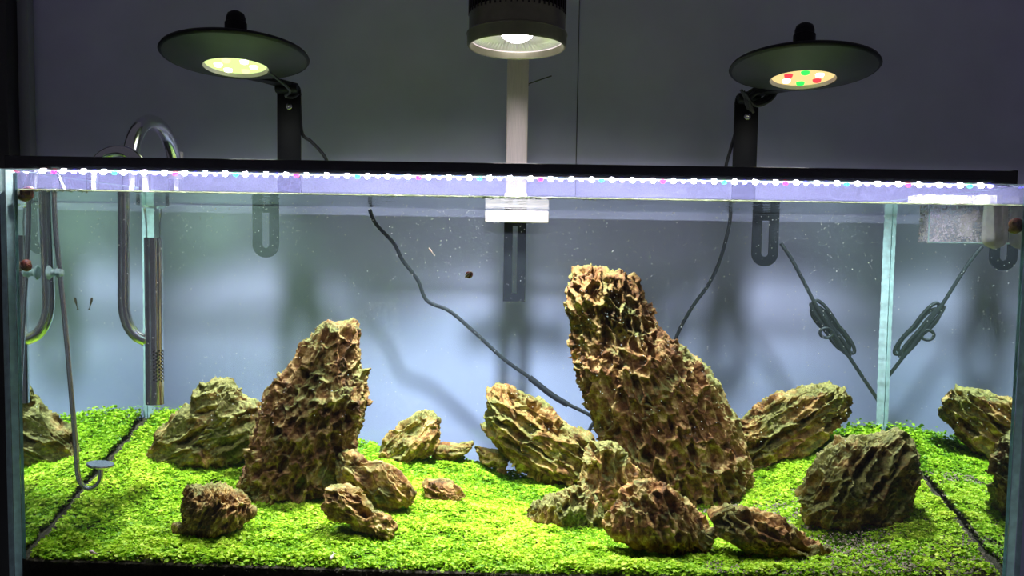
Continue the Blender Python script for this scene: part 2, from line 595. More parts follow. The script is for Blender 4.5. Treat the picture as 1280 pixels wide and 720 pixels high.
# ------------------------------------------------------------------ leaves of the carpet
def leaves(n, seed):
    g = np.random.default_rng(seed)
    x = g.uniform(-XI + 0.004, XI - 0.004, n); y = g.uniform(0.002, YB - 0.004, n)
    edge = XI - np.abs(x)
    wob = 0.006 * fbm(np.stack([y * 40, x * 0 + np.sign(x), 0 * x], 1), 3)
    keep = edge > 0.0035 + wob * 1.6
    # thin patch at the right, where soil shows
    thin = np.clip((x - 0.30) / 0.2, 0, 1) * np.clip((0.20 - y) / 0.12, 0, 1) * (fbm(np.stack([x * 45, y * 45, 0 * x], 1), 9) > 0.47)
    keep &= g.random(n) > 0.62 * thin
    x, y = x[keep], y[keep]; n = len(x)
    cl = fbm(np.stack([x * 55, y * 55, 0 * x], 1), 21, 3)
    big = fbm(np.stack([x * 9, y * 9, 0 * x], 1), 31, 2)
    tall = np.clip((y - 0.36) / 0.1, 0, 1) * np.clip((np.abs(x) - 0.34) / 0.1, 0, 1)
    dep = g.random(n) ** 2
    z = ground(x, y) + (cl - 0.5) * 0.014 + (big - 0.5) * 0.012 - dep * 0.008 + tall * g.random(n) ** 4 * 0.014
    z = z - 0.012 * np.clip(1 - y / 0.012, 0, 1) * g.random(n)
    s = g.uniform(0.0020, 0.0036, n)
    th = g.uniform(0, 2 * PI, n); til = np.abs(g.normal(0, 0.7, n)); az = g.uniform(0, 2 * PI, n)
    nrm = np.stack([np.sin(til) * np.cos(az), np.sin(til) * np.sin(az), np.cos(til)], 1)
    u = np.stack([np.cos(th), np.sin(th), 0 * th], 1)
    u -= nrm * (u * nrm).sum(1, keepdims=True); u /= np.linalg.norm(u, axis=1, keepdims=True)
    v = np.cross(nrm, u)
    c = np.stack([x, y, z], 1)
    loc = np.array([(-1.0, 0, 0.0), (-0.45, -0.72, 0.22), (0.5, -0.66, 0.2), (1.05, 0, -0.15), (0.5, 0.66, 0.2), (-0.45, 0.72, 0.22)])
    P = c[:, None, :] + s[:, None, None] * (loc[None, :, 0:1] * u[:, None] + loc[None, :, 1:2] * v[:, None] + loc[None, :, 2:3] * nrm[:, None])
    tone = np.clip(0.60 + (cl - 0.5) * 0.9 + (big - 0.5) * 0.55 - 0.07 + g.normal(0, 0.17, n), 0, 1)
    # water haze put into the colour: leaves turn deeper green at the back
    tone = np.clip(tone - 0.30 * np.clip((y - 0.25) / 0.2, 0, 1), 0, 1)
    return P.reshape(-1, 3), np.repeat(tone, 6), n


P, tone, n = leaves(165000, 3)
base = (np.arange(n) * 6)[:, None]
quads = np.stack([base + np.array([0, 1, 2, 3]), base + np.array([0, 3, 4, 5])], 1).reshape(-1)
me = bpy.data.meshes.new('carpet_plants')
me.vertices.add(len(P)); me.vertices.foreach_set('co', P.astype(np.float32).ravel())
nl = len(quads)
me.loops.add(nl); me.loops.foreach_set('vertex_index', quads.astype(np.int32))
me.polygons.add(nl // 4)
me.polygons.foreach_set('loop_start', np.arange(0, nl, 4, dtype=np.int32))
me.update(calc_edges=True)
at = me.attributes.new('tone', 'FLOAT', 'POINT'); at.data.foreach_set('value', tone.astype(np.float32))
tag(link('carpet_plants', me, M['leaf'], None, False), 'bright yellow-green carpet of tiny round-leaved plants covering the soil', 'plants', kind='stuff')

# loose grey granules at the thin patch
g = np.random.default_rng(12)
n = 5200
x = g.uniform(0.24, XI - 0.006, n); y = g.uniform(0.002, 0.3, n)
z = ground(x, y) - 0.004 + g.random(n) * 0.003
c = np.stack([x, y, z], 1)
oct_ = np.array([(1, 0, 0), (-1, 0, 0), (0, 1, 0), (0, -1, 0), (0, 0, 1), (0, 0, -1)], float)
s = g.uniform(0.0012, 0.0022, n)
P = c[:, None] + s[:, None, None] * (oct_[None] * g.uniform(0.7, 1.2, (n, 6, 1)))
tf = np.array([(0, 2, 4), (2, 1, 4), (1, 3, 4), (3, 0, 4), (2, 0, 5), (1, 2, 5), (3, 1, 5), (0, 3, 5)])
F = ((np.arange(n) * 6)[:, None, None] + tf[None]).reshape(-1, 3)
tag(pyd('soil_granules', P.reshape(-1, 3), [tuple(map(int, q)) for q in F], M['granule'], None, False),
    'loose grey-brown soil granules between the thin plants near the right glass', 'granules', kind='stuff')


# ------------------------------------------------------------------ stand under the tank
zt = ZBASE - TG - 0.0006
st = thing('aquarium_stand', 'plain black cabinet carrying the glass tank', 'stand', (0, 0.23, -0.6))
MB().box((-0.625, -0.025, zt - 0.025), (0.625, 0.485, zt), 0.002).build('top', M['black'], st)
MB().box((-0.61, -0.005, -0.599), (0.61, 0.475, zt - 0.0255), 0.002).build('body', M['black'], st)
for x0 in (-0.606, 0.002):
    dr = MB().box((x0, -0.023, -0.585), (x0 + 0.604, -0.0055, zt - 0.030), 0.002).build('door', M['black'], st)
    hx = x0 + (0.57 if x0 < 0 else 0.034)
    MB().tube([(hx, -0.024, -0.2), (hx, -0.045, -0.2), (hx, -0.045, -0.32), (hx, -0.024, -0.32)], 0.004, 10, 1).build('handle', M['steel'], dr)
fl = MB().box((-1.9, -1.6, -0.62), (1.9, YWALL + 0.03, -0.6)).build('floor', plain('dark_floor', (0.06, 0.055, 0.05), 0.5)); fl['kind'] = 'structure'

# ================================================================== ROCKS
def rock(name, label, poly, k=0.75, strike=0.0, cell=0.02, amp=0.010, res=1.0, moss=0.5, red=0.5, seed=1,
         base=None, ymove=0.0, tmax=0.2, cat='rock', stretch=2.6, bury=0.03, lum=0.98):
    """poly: outline in the photograph; the body gets its own distance from the ground contact, and real thickness."""
    poly = [tuple(map(float, q)) for q in poly]
    ymin = min(q[1] for q in poly); ymax = max(q[1] for q in poly)
    bp = base or (sum(q[0] for q in poly) / len(poly), ymax - 2)
    hit = ground_hit(*bp)

    def span(y):
        xs_ = []
        for (ax, ay), (bx, by) in zip(poly, poly[1:] + poly[:1]):
            if (ay - y) * (by - y) <= 0 and ay != by:
                xs_.append(ax + (bx - ax) * (y - ay) / (by - ay))
        return (min(xs_), max(xs_)) if xs_ else None
    wpx = max(q[0] for q in poly) - min(q[0] for q in poly)
    nr = max(20, int((ymax - ymin) * 1.15 * res)); na = max(50, int(wpx * 2.6 * res))
    rows = []
    for i in range(nr):
        t = i / (nr - 1)
        y = ymin + 0.5 + (ymax - ymin - 1.0) * t
        a_ = span(y)
        if a_: rows.append((y, *a_))
    for q in range(len(rows)):      # rounded crown
        t = min(1.0, (rows[q][0] - ymin) / (0.07 * (ymax - ymin) + 3))
        kf = 0.30 + 0.70 * math.sqrt(1 - (1 - t) ** 2)
        mid = (rows[q][1] + rows[q][2]) / 2
        rows[q] = (rows[q][0], mid + (rows[q][1] - mid) * kf, mid + (rows[q][2] - mid) * kf)
    hw_px = np.array([(r[2] - r[1]) / 2 for r in rows])
    scale_m = (0.905 + 0.72 * hit[1]) / F_PX
    # thickness follows the local width, softened
    ht = k * np.minimum(np.sqrt(hw_px * hw_px.max()) * 0.6 + hw_px * 0.4, tmax / scale_m) * scale_m
    ht = np.convolve(np.pad(ht, 4, mode='edge'), np.ones(9) / 9, 'valid')
    ht = np.minimum(ht, np.maximum(hw_px * scale_m * 2.2, 0.001))
    for q in range(int(np.argmax(ht)) + 1, len(ht)):
        ht[q] = max(ht[q], 0.80 * ht[q - 1], 0.62 * ht.max())
    Yc = hit[1] + 0.75 * float(ht[-max(3, nr // 6):].mean()) + ymove
    Yc = min(Yc, YB - 0.008 - float(ht.max()) * 1.05)
    ang = np.linspace(0, 2 * PI, na, endpoint=False)
    ca, sa = np.cos(ang), np.sin(ang)
    e = 0.82
    cx = np.sign(ca) * np.abs(ca) ** e; sy = np.sign(sa) * np.abs(sa) ** e
    ring = []
    for (y, xa, xb), h in zip(rows, ht):
        A, B = wet(xa, y, Yc), wet(xb, y, Yc)
        m_, hw = (A + B) / 2, (B[0] - A[0]) / 2
        tilt = (B[2] - A[2]) / 2
        ring.append(np.stack([m_[0] + hw * cx, Yc + h * sy, m_[2] + tilt * cx], 1))
    low = ring[-1]
    nb = max(4, int(nr * 0.12))
    for q in range(1, nb + 1):      # continues into the soil
        rr = low.copy(); rr[:, 2] -= bury * q / nb
        ring.append(rr)
    R = np.stack(ring)              # rows x na x 3
    nr_, na_ = R.shape[:2]
    dv = np.gradient(R, axis=0)
    du = (np.roll(R, -1, 1) - np.roll(R, 1, 1))
    nm = np.cross(du, dv); nm /= (np.linalg.norm(nm, axis=2, keepdims=True) + 1e-12)
    cen = R.mean((0, 1))
    if ((R - cen) * nm).sum() < 0: nm = -nm
    p = (R - cen).reshape(-1, 3)
    s_, c_ = math.sin(strike), math.cos(strike)
    loc = np.stack([p[:, 0] * c_ - p[:, 2] * s_, p[:, 1], p[:, 0] * s_ + p[:, 2] * c_], 1)   # z' runs along the grain
    wv = np.stack([fbm(p / (cell * 0.9) + 5 * q, seed + q, 3) - 0.5 for q in range(3)], 1)
    sm = lambda a_, lo, hi: (lambda t: t * t * (3 - 2 * t))(np.clip((a_ - lo) / (hi - lo), 0, 1))

    def chips(cs, st, sd, wr):
        f1, f2, rid, off = worley(loc / cs * np.array([1, 1, 1 / st]) + wv * wr, sd)
        e_ = f2 - f1
        hole = (0.15 + 0.6 * rid + 1.1 * np.clip(rid - 0.62, 0, 1)) * sm(e_, 0.04, 0.34) * (1 - 0.35 * sm(f1, 0.2, 0.7))
        lip = 1 - sm(e_, 0.0, 0.10)
        ra = rid * 40.0
        facet = off[:, 0] * np.cos(ra) + off[:, 2] * np.sin(ra) + 0.55 * off[:, 2]
        return hole, lip, facet
    h0, l0, t0 = chips(cell * 2.9, stretch * 0.75, seed + 20, 0.4)
    h1, l1, t1 = chips(cell, stretch, seed, 0.55)
    h2, l2, t2 = chips(cell * 0.46, stretch * 0.85, seed + 40, 0.9)
    h3, l3, t3 = chips(cell * 0.20, stretch * 0.8, seed + 60, 1.5)
    lump = fbm(p / (cell * 3.2), seed + 80, 2) - 0.5
    fine = np.abs(fbm(p / 0.0042, seed + 90, 3) - 0.5) * 2
    d = amp * (-0.55 * h0 + 0.75 * t0 - 2.0 * h1 + 0.10 * l1 + 0.5 * t1 - 0.32 * h2 + 0.12 * t2 - 0.12 * h3 + 0.06 * t3) \
        + 0.010 * lump * min(1, amp / 0.006) - 0.0011 * fine + amp * 0.85
    rowi = np.repeat(np.arange(nr_), na_)
    fade = np.clip(rowi / 5.0, 0.15, 1)
    Q = R.reshape(-1, 3) + nm.reshape(-1, 3) * (d * fade)[:, None]
    Q[:, 1] = np.clip(Q[:, 1], 0.006, YB - 0.004)
    Q[:, 2] = np.maximum(Q[:, 2], ZBASE + 0.003)
    top_i, bot_i = len(Q), len(Q) + 1
    Q = np.vstack([Q, Q[:na_].mean(0), Q[-na_:].mean(0)])
    i = np.arange(nr_ - 1)[:, None] * na_; j = np.arange(na_)[None]
    j2 = (j + 1) % na_
    quads = np.stack([i + j, i + j2, i + na_ + j2, i + na_ + j], 2).reshape(-1, 4)
    faces = quads.tolist()
    faces += [(int(top_i), int((q + 1) % na_), int(q)) for q in range(na_)]
    o_ = (nr_ - 1) * na_
    faces += [(int(bot_i), int(o_ + q), int(o_ + (q + 1) % na_)) for q in range(na_)]
    org = np.array([cen[0], Yc, Q[:, 2].min()])
    o = pyd(name, Q - org, faces, rock_mat(name + '_stone', moss, red, seed * 3.7, lum))
    bm = bmesh.new(); bm.from_mesh(o.data)
    bmesh.ops.recalc_face_normals(bm, faces=bm.faces[:]); bm.to_mesh(o.data); bm.free()
    o.data.shade_smooth()
    o.location = V(org)
    tag(o, label, cat, 'rugged brown stones of the aquascape')
    return o, Yc


rock('stone_pillar', 'largest rock: tall tapering brown pitted stone leaning to one side above a cluster of foot stones',
     [(719, 336), (738, 333), (753, 341), (777, 344), (793, 367), (809, 399), (835, 426), (872, 457), (899, 494), (920, 531),
      (929, 558), (934, 600), (930, 622), (905, 632), (870, 640), (800, 640), (778, 620), (766, 590), (759, 552), (751, 531),
      (738, 505), (724, 468), (718, 426), (714, 383), (713, 362)],
     k=0.62, strike=-0.36, cell=0.0145, amp=0.0088, lum=0.68, moss=0.12, red=0.9, seed=3, base=(850, 632), tmax=0.085, stretch=2.5)
rock('stone_pillar', 'second tallest rock: upright craggy brown stone beside the leaning slab',
     [(412, 403), (435, 403), (443, 415), (446, 438), (448, 459), (457, 501), (452, 526), (437, 555), (428, 584), (412, 612),
      (390, 626), (368, 630), (340, 625), (314, 624), (297, 615), (305, 598), (314, 580), (320, 547), (331, 513), (343, 490),
      (364, 463), (381, 434), (397, 415)],
     k=0.75, strike=0.34, cell=0.0135, amp=0.0084, lum=0.68, moss=0.22, red=0.6, seed=5, base=(365, 624), tmax=0.075, stretch=2.4)
rock('mossy_stone', 'mossy olive-brown stone with a rounded hump behind the second tallest rock',
     [(262, 477), (277, 472), (293, 480), (306, 501), (320, 505), (321, 517), (324, 534), (320, 555), (285, 570), (240, 580), (214, 586),
      (184, 590), (179, 586), (185, 563), (202, 538), (225, 522), (243, 509), (250, 492)],
     k=0.55, strike=1.0, cell=0.021, amp=0.009, moss=1.0, red=0.1, seed=8, base=(240, 578), tmax=0.06)
rock('striped_stone', 'small striped brown stone with slanting ridges in the open lawn before the second tallest rock',
     [(235, 613), (241, 608), (260, 610), (281, 615), (302, 624), (311, 640), (300, 652), (280, 662), (260, 670), (240, 668), (233, 655), (232, 642)],
     k=0.7, strike=0.5, cell=0.0065, amp=0.0062, res=1.6, moss=0.35, red=0.1, seed=11, stretch=8, lum=1.25)
rock('pebble', 'tiny brown pebble lying beside the small striped stone',
     [(217, 655), (223, 652), (229, 657), (230, 665), (222, 668), (215, 664)], k=0.8, cell=0.006, amp=0.0015, res=3, seed=12, bury=0.01, red=0.6, moss=0.2)
rock('leaning_slab', 'brown slab leaning against the foot of the second tallest rock',
     [(433, 562), (443, 569), (463, 587), (483, 582), (500, 593), (514, 606), (519, 615), (517, 626), (493, 634), (473, 643),
      (450, 632), (430, 612), (424, 596), (426, 578)],
     k=0.45, strike=-0.7, cell=0.016, amp=0.0065, res=1.3, moss=0.45, red=0.5, seed=14, ymove=0.012, stretch=3)
rock('low_stone', 'low tan stone with dark hollows lying in front of the leaning slab',
     [(413, 610), (433, 607), (447, 614), (456, 624), (467, 640), (488, 648), (497, 660), (490, 669), (476, 671), (457, 662), (437, 652),
      (415, 648), (405, 640), (403, 628)],
     k=0.5, strike=-0.9, cell=0.014, amp=0.006, res=1.6, moss=0.25, red=0.3, seed=16, lum=1.25)
rock('flat_stone', 'small flat purple-brown stone alone in the middle of the lawn',
     [(528, 607), (543, 600), (563, 605), (574, 613), (580, 621), (570, 626), (550, 625), (533, 622)],
     k=0.7, strike=-1.2, cell=0.012, amp=0.004, res=2, moss=0.15, red=0.5, seed=18, stretch=4)
rock('wedge_stone', 'wedge-shaped grey-brown stone at the back of the lawn with a slanting face',
     [(532, 513), (541, 518), (548, 525), (546, 540), (543, 556), (535, 567), (513, 576), (487, 578), (475, 580), (475, 570), (487, 547), (500, 527), (517, 521)],
     k=0.5, strike=0.7, cell=0.018, amp=0.007, res=1.6, moss=0.45, red=0.3, seed=20, stretch=3.4)
rock('pointed_stone', 'low pointed stone touching the wedge-shaped stone, its tip rising',
     [(542, 558), (560, 559), (575, 555), (585, 552), (591, 555), (584, 563), (570, 571), (543, 573)],
     k=0.6, strike=1.3, cell=0.012, amp=0.004, res=2, moss=0.1, red=0.6, seed=22, stretch=3)
rock('grey_chip', 'small dark grey stone chip at the foot of the slanting back stone',
     [(593, 556), (600, 559), (612, 563), (627, 565), (634, 575), (632, 582), (612, 581), (602, 575)],
     k=0.6, strike=-1.2, cell=0.014, amp=0.004, res=2, moss=0.2, red=0.1, seed=24)
rock('slanting_stone', 'slanting layered brown stone behind the largest rock, sloping down toward it',
     [(611, 488), (625, 481), (647, 489), (668, 502), (681, 512), (707, 532), (737, 547), (744, 570), (738, 596), (715, 603), (692, 603),
      (668, 592), (645, 576), (629, 561), (616, 547), (606, 532), (611, 518), (610, 503)],
     k=0.5, strike=-0.95, cell=0.017, amp=0.008, res=1.2, moss=0.45, red=0.4, seed=26, base=(690, 600), tmax=0.06, stretch=3.2)
rock('foot_stone', 'ragged brown stone wedged against the left foot of the largest rock',
     [(748, 554), (760, 556), (775, 570), (792, 592), (806, 630), (800, 652), (770, 655), (740, 652), (728, 634), (727, 616), (733, 585), (740, 566)],
     k=0.5, strike=-0.1, cell=0.015, amp=0.007, res=1.3, moss=0.5, red=0.6, seed=28, base=(770, 652), stretch=3)
rock('low_ridge_stone', 'low mossy ridge of stone trailing left from the foot of the largest rock',
     [(660, 648), (668, 632), (685, 625), (698, 621), (712, 612), (724, 606), (736, 614), (748, 636), (752, 654), (730, 658), (690, 658), (664, 656)],
     k=0.4, strike=0.1, cell=0.011, amp=0.006, res=1.6, moss=0.7, red=0.3, seed=30, stretch=3)
rock('front_stone', 'reddish brown cleft stone standing in front of the largest rock',
     [(793, 602), (806, 600), (822, 608), (851, 621), (872, 645), (884, 664), (878, 678), (853, 693), (817, 690), (796, 676), (774, 668), (760, 658), (764, 642), (780, 620)],
     k=0.5, strike=-0.35, cell=0.015, amp=0.008, res=1.3, moss=0.15, red=1.0, seed=32, stretch=3.4, lum=1.1)
rock('sunken_stone', 'flat ragged brown stone sunk in the lawn between the cleft stone and the mossy boulder',
     [(889, 640), (905, 642), (922, 636), (943, 642), (971, 654), (999, 671), (1018, 688), (1008, 694), (975, 697), (950, 692), (933, 686), (912, 671), (896, 655)],
     k=0.45, strike=-1.0, cell=0.012, amp=0.0065, res=1.5, moss=0.3, red=0.5, seed=34, stretch=2.6, lum=1.25)
rock('pebble', 'tiny round brown pebble at the end of the flat sunken stone',
     [(1027, 685), (1033, 682), (1039, 685), (1039, 690), (1033, 692), (1027, 690)], k=1.0, cell=0.006, amp=0.001, res=3, seed=36, bury=0.01, red=0.9, moss=0.0)
rock('layered_stone', 'broad layered tan stone with mossy top behind the mossy boulder',
     [(928, 527), (943, 515), (955, 503), (968, 496), (985, 495), (1006, 490), (1020, 486), (1034, 482), (1049, 482), (1059, 498), (1058, 519), (1037, 541), (1013, 561), (988, 573),
      (961, 585), (936, 587), (931, 564)],
     k=0.42, strike=0.95, cell=0.015, amp=0.0075, res=1.2, moss=0.65, red=0.5, seed=38, base=(965, 582), tmax=0.055, stretch=3.4)
rock('mossy_boulder', 'bulky dark boulder with shaggy moss on top beside the end glass',
     [(1040, 563), (1054, 555), (1082, 549), (1105, 545), (1127, 538), (1134, 557), (1134, 574), (1143, 602), (1138, 623), (1124, 652), (1082, 660),
      (1034, 655), (1009, 644), (1003, 616), (1013, 592), (1028, 573)],
     k=0.6, strike=0.5, cell=0.015, amp=0.0095, res=1.2, moss=0.75, red=0.1, seed=40, base=(1075, 655), tmax=0.06, stretch=3.6)


# ================================================================== LAMPS
def slot_plate(mb, cx, y0, y1, z0, z1, half, slot_half, sz0, sz1, rounded=True, n=24):
    """Upright plate with a long slot and a rounded foot."""
    def loop(h, za, zb, rnd):
        pts = []
        for k in range(n):                       # foot
            a = PI + PI * k / (n - 1)
            if rnd: pts.append((cx + h * math.cos(a), za + h + h * math.sin(a)))
            else:
                pts.append((cx + max(-1, min(1, 1.5 * math.cos(a))) * h, za + (h + h * max(-1, 1.5 * math.sin(a)) if abs(math.cos(a)) > 0.66 else 0)))
        for k in range(n):                       # top
            a = PI * k / (n - 1)
            pts.append((cx + h * math.cos(a) if False else cx + h * (1 - 2 * k / (n - 1)), zb))
        return pts
    A = loop(half, z0, z1, rounded); B = loop(slot_half, sz0, sz1, rounded)
    m = len(A)
    vs = [(x, y0, z) for x, z in A] + [(x, y0, z) for x, z in B] + [(x, y1, z) for x, z in A] + [(x, y1, z) for x, z in B]
    fs = []
    for k in range(m):
        k2 = (k + 1) % m
        fs += [(k, k2, m + k2, m + k), (2 * m + k, 3 * m + k, 3 * m + k2, 2 * m + k2),
               (k, 2 * m + k, 2 * m + k2, k2), (m + k, m + k2, 3 * m + k2, 3 * m + k)]
    mb.add(vs, fs)


def spot(name, loc, target, power, angle, blend, col, size, parent):
    ld = bpy.data.lights.new(name, 'SPOT')
    ld.energy = power; ld.spot_size = math.radians(angle); ld.spot_blend = blend; ld.color = col; ld.shadow_soft_size = size
    o = bpy.data.objects.new(name, ld); COL.objects.link(o)
    o.location = loc
    o.rotation_euler = (Vector(target) - Vector(loc)).to_track_quat('-Z', 'Y').to_euler()
    o.parent = parent; o.matrix_parent_inverse = Matrix.Translation(parent.location).inverted()
    return o


YP = 0.486       # posts stand behind the back glass


def disc_lamp(label, px_pole, px_disc, py_disc, side, tints, zbot):
    pole_x = air(px_pole, 150, YP)[0]
    YD_ = 0.335
    cx, cyy, cz = air(px_disc, py_disc, YD_)
    root = thing('disc_lamp', label, 'lamp', (pole_x, YP, 0.3), 'pair of black disc lamps over the tank')
    hw = 0.0215
    tilt = Matrix.Translation((cx, cyy, cz)) @ Matrix.Rotation(math.radians(side * 2.0), 4, 'Y') @ Matrix.Rotation(math.radians(-5.5), 4, 'X')
    R = 0.114

    def head(name, prof, mat, seg=72, parent=root, at=(0, 0, 0), angle=50):
        mb = MB().lathe(prof, seg, at)
        mb.v = [tuple(tilt @ Vector(q)) for q in mb.v]
        return mb.build(name, mat, parent, angle=angle)
    ztop = (tilt @ Vector((0, 0.09, -0.012))).z
    post = MB().box((pole_x - hw, YP, ZR - 0.02), (pole_x + hw, YP + 0.005, ztop - 0.012), 0.0012).build('post', M['black'], root)
    mp = MB(); slot_plate(mp, pole_x, YP, YP + 0.004, zbot, ZR - 0.0205, hw, 0.006, zbot + 0.016, ZR - 0.035)
    mp.build('slotted_bracket', M['black'], root, angle=30)
    MB().box((pole_x - hw * 0.8, YB - 0.004, ZR + 0.0008), (pole_x + hw * 0.8, YP - 0.0002, ZR + 0.005), 0.001).build('rim_hook', M['black'], root)
    MB().lathe([(0, 0), (0.0055, 0), (0.0055, 0.002), (0.004, 0.003), (0, 0.003)], 20, (pole_x + 0.001, YP - 0.0001, ztop - 0.034), (0, -1, 0)).build('screw', M['steel'], post)
    # hinge: rounded strap bending forward from the post to the disc
    vs, fs = [], []
    P0 = Vector((pole_x, YP + 0.0025, ztop - 0.0125)); P3 = tilt @ Vector((0, 0.070, -0.013))
    path = [P0, Vector((pole_x, YP + 0.0025, ztop - 0.002)), Vector((pole_x, YP - 0.006, ztop + 0.003)), Vector((pole_x + 0.5 * (P3.x - pole_x), (YP + P3.y) / 2, (ztop + P3.z) / 2 + 0.003)), P3]
    n_ = len(path)
    for i, q in enumerate(path):
        tg = (path[min(i + 1, n_ - 1)] - path[max(i - 1, 0)]).normalized()
        up_ = tg.cross(Vector((1, 0, 0))).normalized() * 0.0035
        h_ = hw * (1 - 0.08 * i)
        vs += [q + Vector((-h_, 0, 0)) - up_, q + Vector((h_, 0, 0)) - up_, q + Vector((h_, 0, 0)) + up_, q + Vector((-h_, 0, 0)) + up_]
        if i:
            o_ = (i - 1) * 4
            for k in range(4):
                fs.append((o_ + k, o_ + (k + 1) % 4, o_ + 4 + (k + 1) % 4, o_ + 4 + k))
    fs += [(3, 2, 1, 0), tuple((n_ - 1) * 4 + k for k in range(4))]
    hg = MB().add(vs, fs)
    hg.lathe([(0, -hw * 0.9), (0.008, -hw * 0.9), (0.009, -hw * 0.7), (0.009, hw * 0.7), (0.008, hw * 0.9), (0, hw * 0.9)], 24, (pole_x, YP - 0.012, ztop - 0.004), (1, 0, 0))
    hg.build('hinge', M['black'], root)
    head('top_cover', [(0.0, 0.010), (0.03, 0.010), (0.075, 0.0085), (0.1, 0.006), (R - 0.002, 0.003), (R, 0.0)], M['black'])
    head('rim_band', [(R, 0.0), (R + 0.0008, -0.002), (R - 0.001, -0.0045), (R - 0.004, -0.005)], M['black'])
    head('shade', [(R - 0.004, -0.005), (0.097, -0.0095), (0.077, -0.0155), (0.058, -0.0205), (0.0515, -0.0218), (0.0500, -0.0205)], M['shade'])
    rf = head('reflector', [(0.0501, -0.0206), (0.047, -0.013), (0.043, -0.010)], M['reflect'], 60)
    head('lens', [(0.0475, -0.0150), (0.03, -0.0162), (0.0, -0.0166)], tints[0], 48)
    for q in range(6):
        a = 2 * PI * q / 6 + 0.3
        head('led_bead', [(0.0068, 0.0), (0.006, -0.0035), (0.003, -0.0048), (0, -0.005)], tints[1 + q % (len(tints) - 1)], 14, rf, (0.027 * math.cos(a), 0.027 * math.sin(a), -0.0163))
    head('cap', [(0.0172, 0.009), (0.0172, 0.052), (0.0152, 0.0535), (0.0152, 0.060), (0.013, 0.067), (0.007, 0.071), (0, 0.0715)], M['black'], 32)
    sl = tilt @ Vector((0, 0, -0.026))
    spot('lamp_light', tuple(sl), (cx, cyy + 0.035, 0), LAMP_DISC, 88, 1.0, (0.88, 0.92, 1.0), 0.03, root)
    spot('spill_light', tuple(sl), (cx, cyy, 0), 1.2, 179, 1.0, (0.92, 0.94, 1.0), 0.04, root)
    cb = MB()
    if side < 0:
        e0, e1 = tilt @ Vector((0.046, 0.02, -0.0215)), tilt @ Vector((0.062, 0.08, -0.034))
        cb.tube([e0, e1, (pole_x + 0.002, YP - 0.026, ztop - 0.020), (pole_x + 0.012, YP - 0.014, ztop - 0.020), (pole_x + 0.019, YP - 0.004, ztop - 0.012)], 0.0022, 10, 8)
        cb.build('lead', M['rubber'], root)
        pts = [air(a_, b_, YP + 0.012) for a_, b_ in ((374, 112), (377, 164), (388, 176), (399, 187), (408, 200), (410, 216))]
    else:
        for q in range(3):
            y_ = YP - 0.030 - 0.005 * q
            pt = [air(a_ + q * 3, b_ + q * 2, y_) for a_, b_ in ((926, 112), (938, 128), (956, 122), (964, 110), (950, 108), (932, 120), (936, 137))]
            cb.tube([tuple(t_) for t_ in pt], 0.0028, 10, 8)
        cb.build('coiled_lead', M['rubber'], root)
        pts = [air(a_, b_, YP + 0.012) for a_, b_ in ((922, 120), (920, 160), (914, 184), (908, 205), (906, 222))]
    MB().tube([tuple(t_) for t_ in pts], 0.0030, 10, 8).build('power_cable', M['rubber'], root)
    return root


warm = emit('lens_pale_yellow', (0.80, 1.0, 0.36), 1.15)
wh = emit('led_white', (1.0, 1.0, 0.80), 5)
gr = emit('led_lime', (0.72, 1.0, 0.25), 2.5)
rd = emit('led_red', (1.0, 0.03, 0.04), 2.5)
gn = emit('led_green', (0.03, 1.0, 0.08), 2.0)
ye = emit('lens_yellow', (1.0, 0.74, 0.30), 1.1)
zl = wet(332, 322, YP)[2]
zr_ = wet(959, 333, YP)[2]
disc_lamp('black disc lamp with pale yellow light on a post, bare screw on the post', 361, 295, 69, -1, [warm, wh, gr, wh], zl)
disc_lamp('black disc lamp glowing red and green, coiled lead bunched at its hinge', 933, 1004, 84, 1, [ye, rd, gn, wh], zr_)

# ---- centre spotlight
zc_ = air(646, 60, 0.245)
cx, cyy, cz = zc_[0], 0.245, zc_[2]
px_ = air(646.5, 150, YP)[0]
root = thing('spotlight', 'big cylindrical spotlight with finned body on a silver post over the tank centre', 'lamp', (px_, YP, 0.3))
MB().box((px_ - 0.0195, YP, ZR - 0.02), (px_ + 0.0195, YP + 0.012, cz + 0.165), 0.0025).build('post', M['brushed'], root)
MB().box((px_ - 0.018, cyy + 0.03, cz + 0.150), (px_ + 0.018, YP + 0.012, cz + 0.165), 0.002).build('arm', M['brushed'], root)
zq = wet(645, 377, YP)[2]
sp = MB(); slot_plate(sp, px_, YP, YP + 0.004, zq, ZR - 0.0205, 0.0185, 0.004, zq + 0.014, ZR - 0.05, rounded=False)
sp.build('slotted_bracket', M['black'], root, angle=30)
a, b = wet(606, 263, YB - 0.012), wet(686, 279, YB - 0.012)
MB().box((a[0], YB - 0.016, b[2]), (b[0], YB - 0.006, ZW - 0.0012), 0.003).build('clamp_jaw', M['pinkplate'], root)
MB().box((px_ - 0.02, YB - 0.014, ZW + 0.0012), (px_ + 0.02, YP - 0.0003, ZR + 0.010), 0.002).build('clamp_bridge', M['brushed'], root)
RR = 0.0745
MB().lathe([(RR - 0.006, 0.052), (RR - 0.003, 0.05), (RR - 0.003, 0.022), (RR, 0.020), (RR + 0.0005, 0.0185), (RR - 0.0005, 0.017), (RR - 0.0008, 0.003), (RR - 0.003, 0.0),
            (RR - 0.005, 0.001), (RR - 0.007, 0.012)], 80, (cx, cyy, cz)).build('front_ring', M['olive'], root, angle=40)
MB().lathe([(RR - 0.007, 0.0115), (RR - 0.0045, 0.001)], 80, (cx, cyy, cz)).build('inner_lip', M['brushed'], root)
bd = MB().lathe([(0, 0.17), (RR - 0.014, 0.17), (RR - 0.012, 0.168), (RR - 0.012, 0.045)], 64, (cx, cyy, cz))
bd.build('housing', M['fin'], root)
fin = MB()
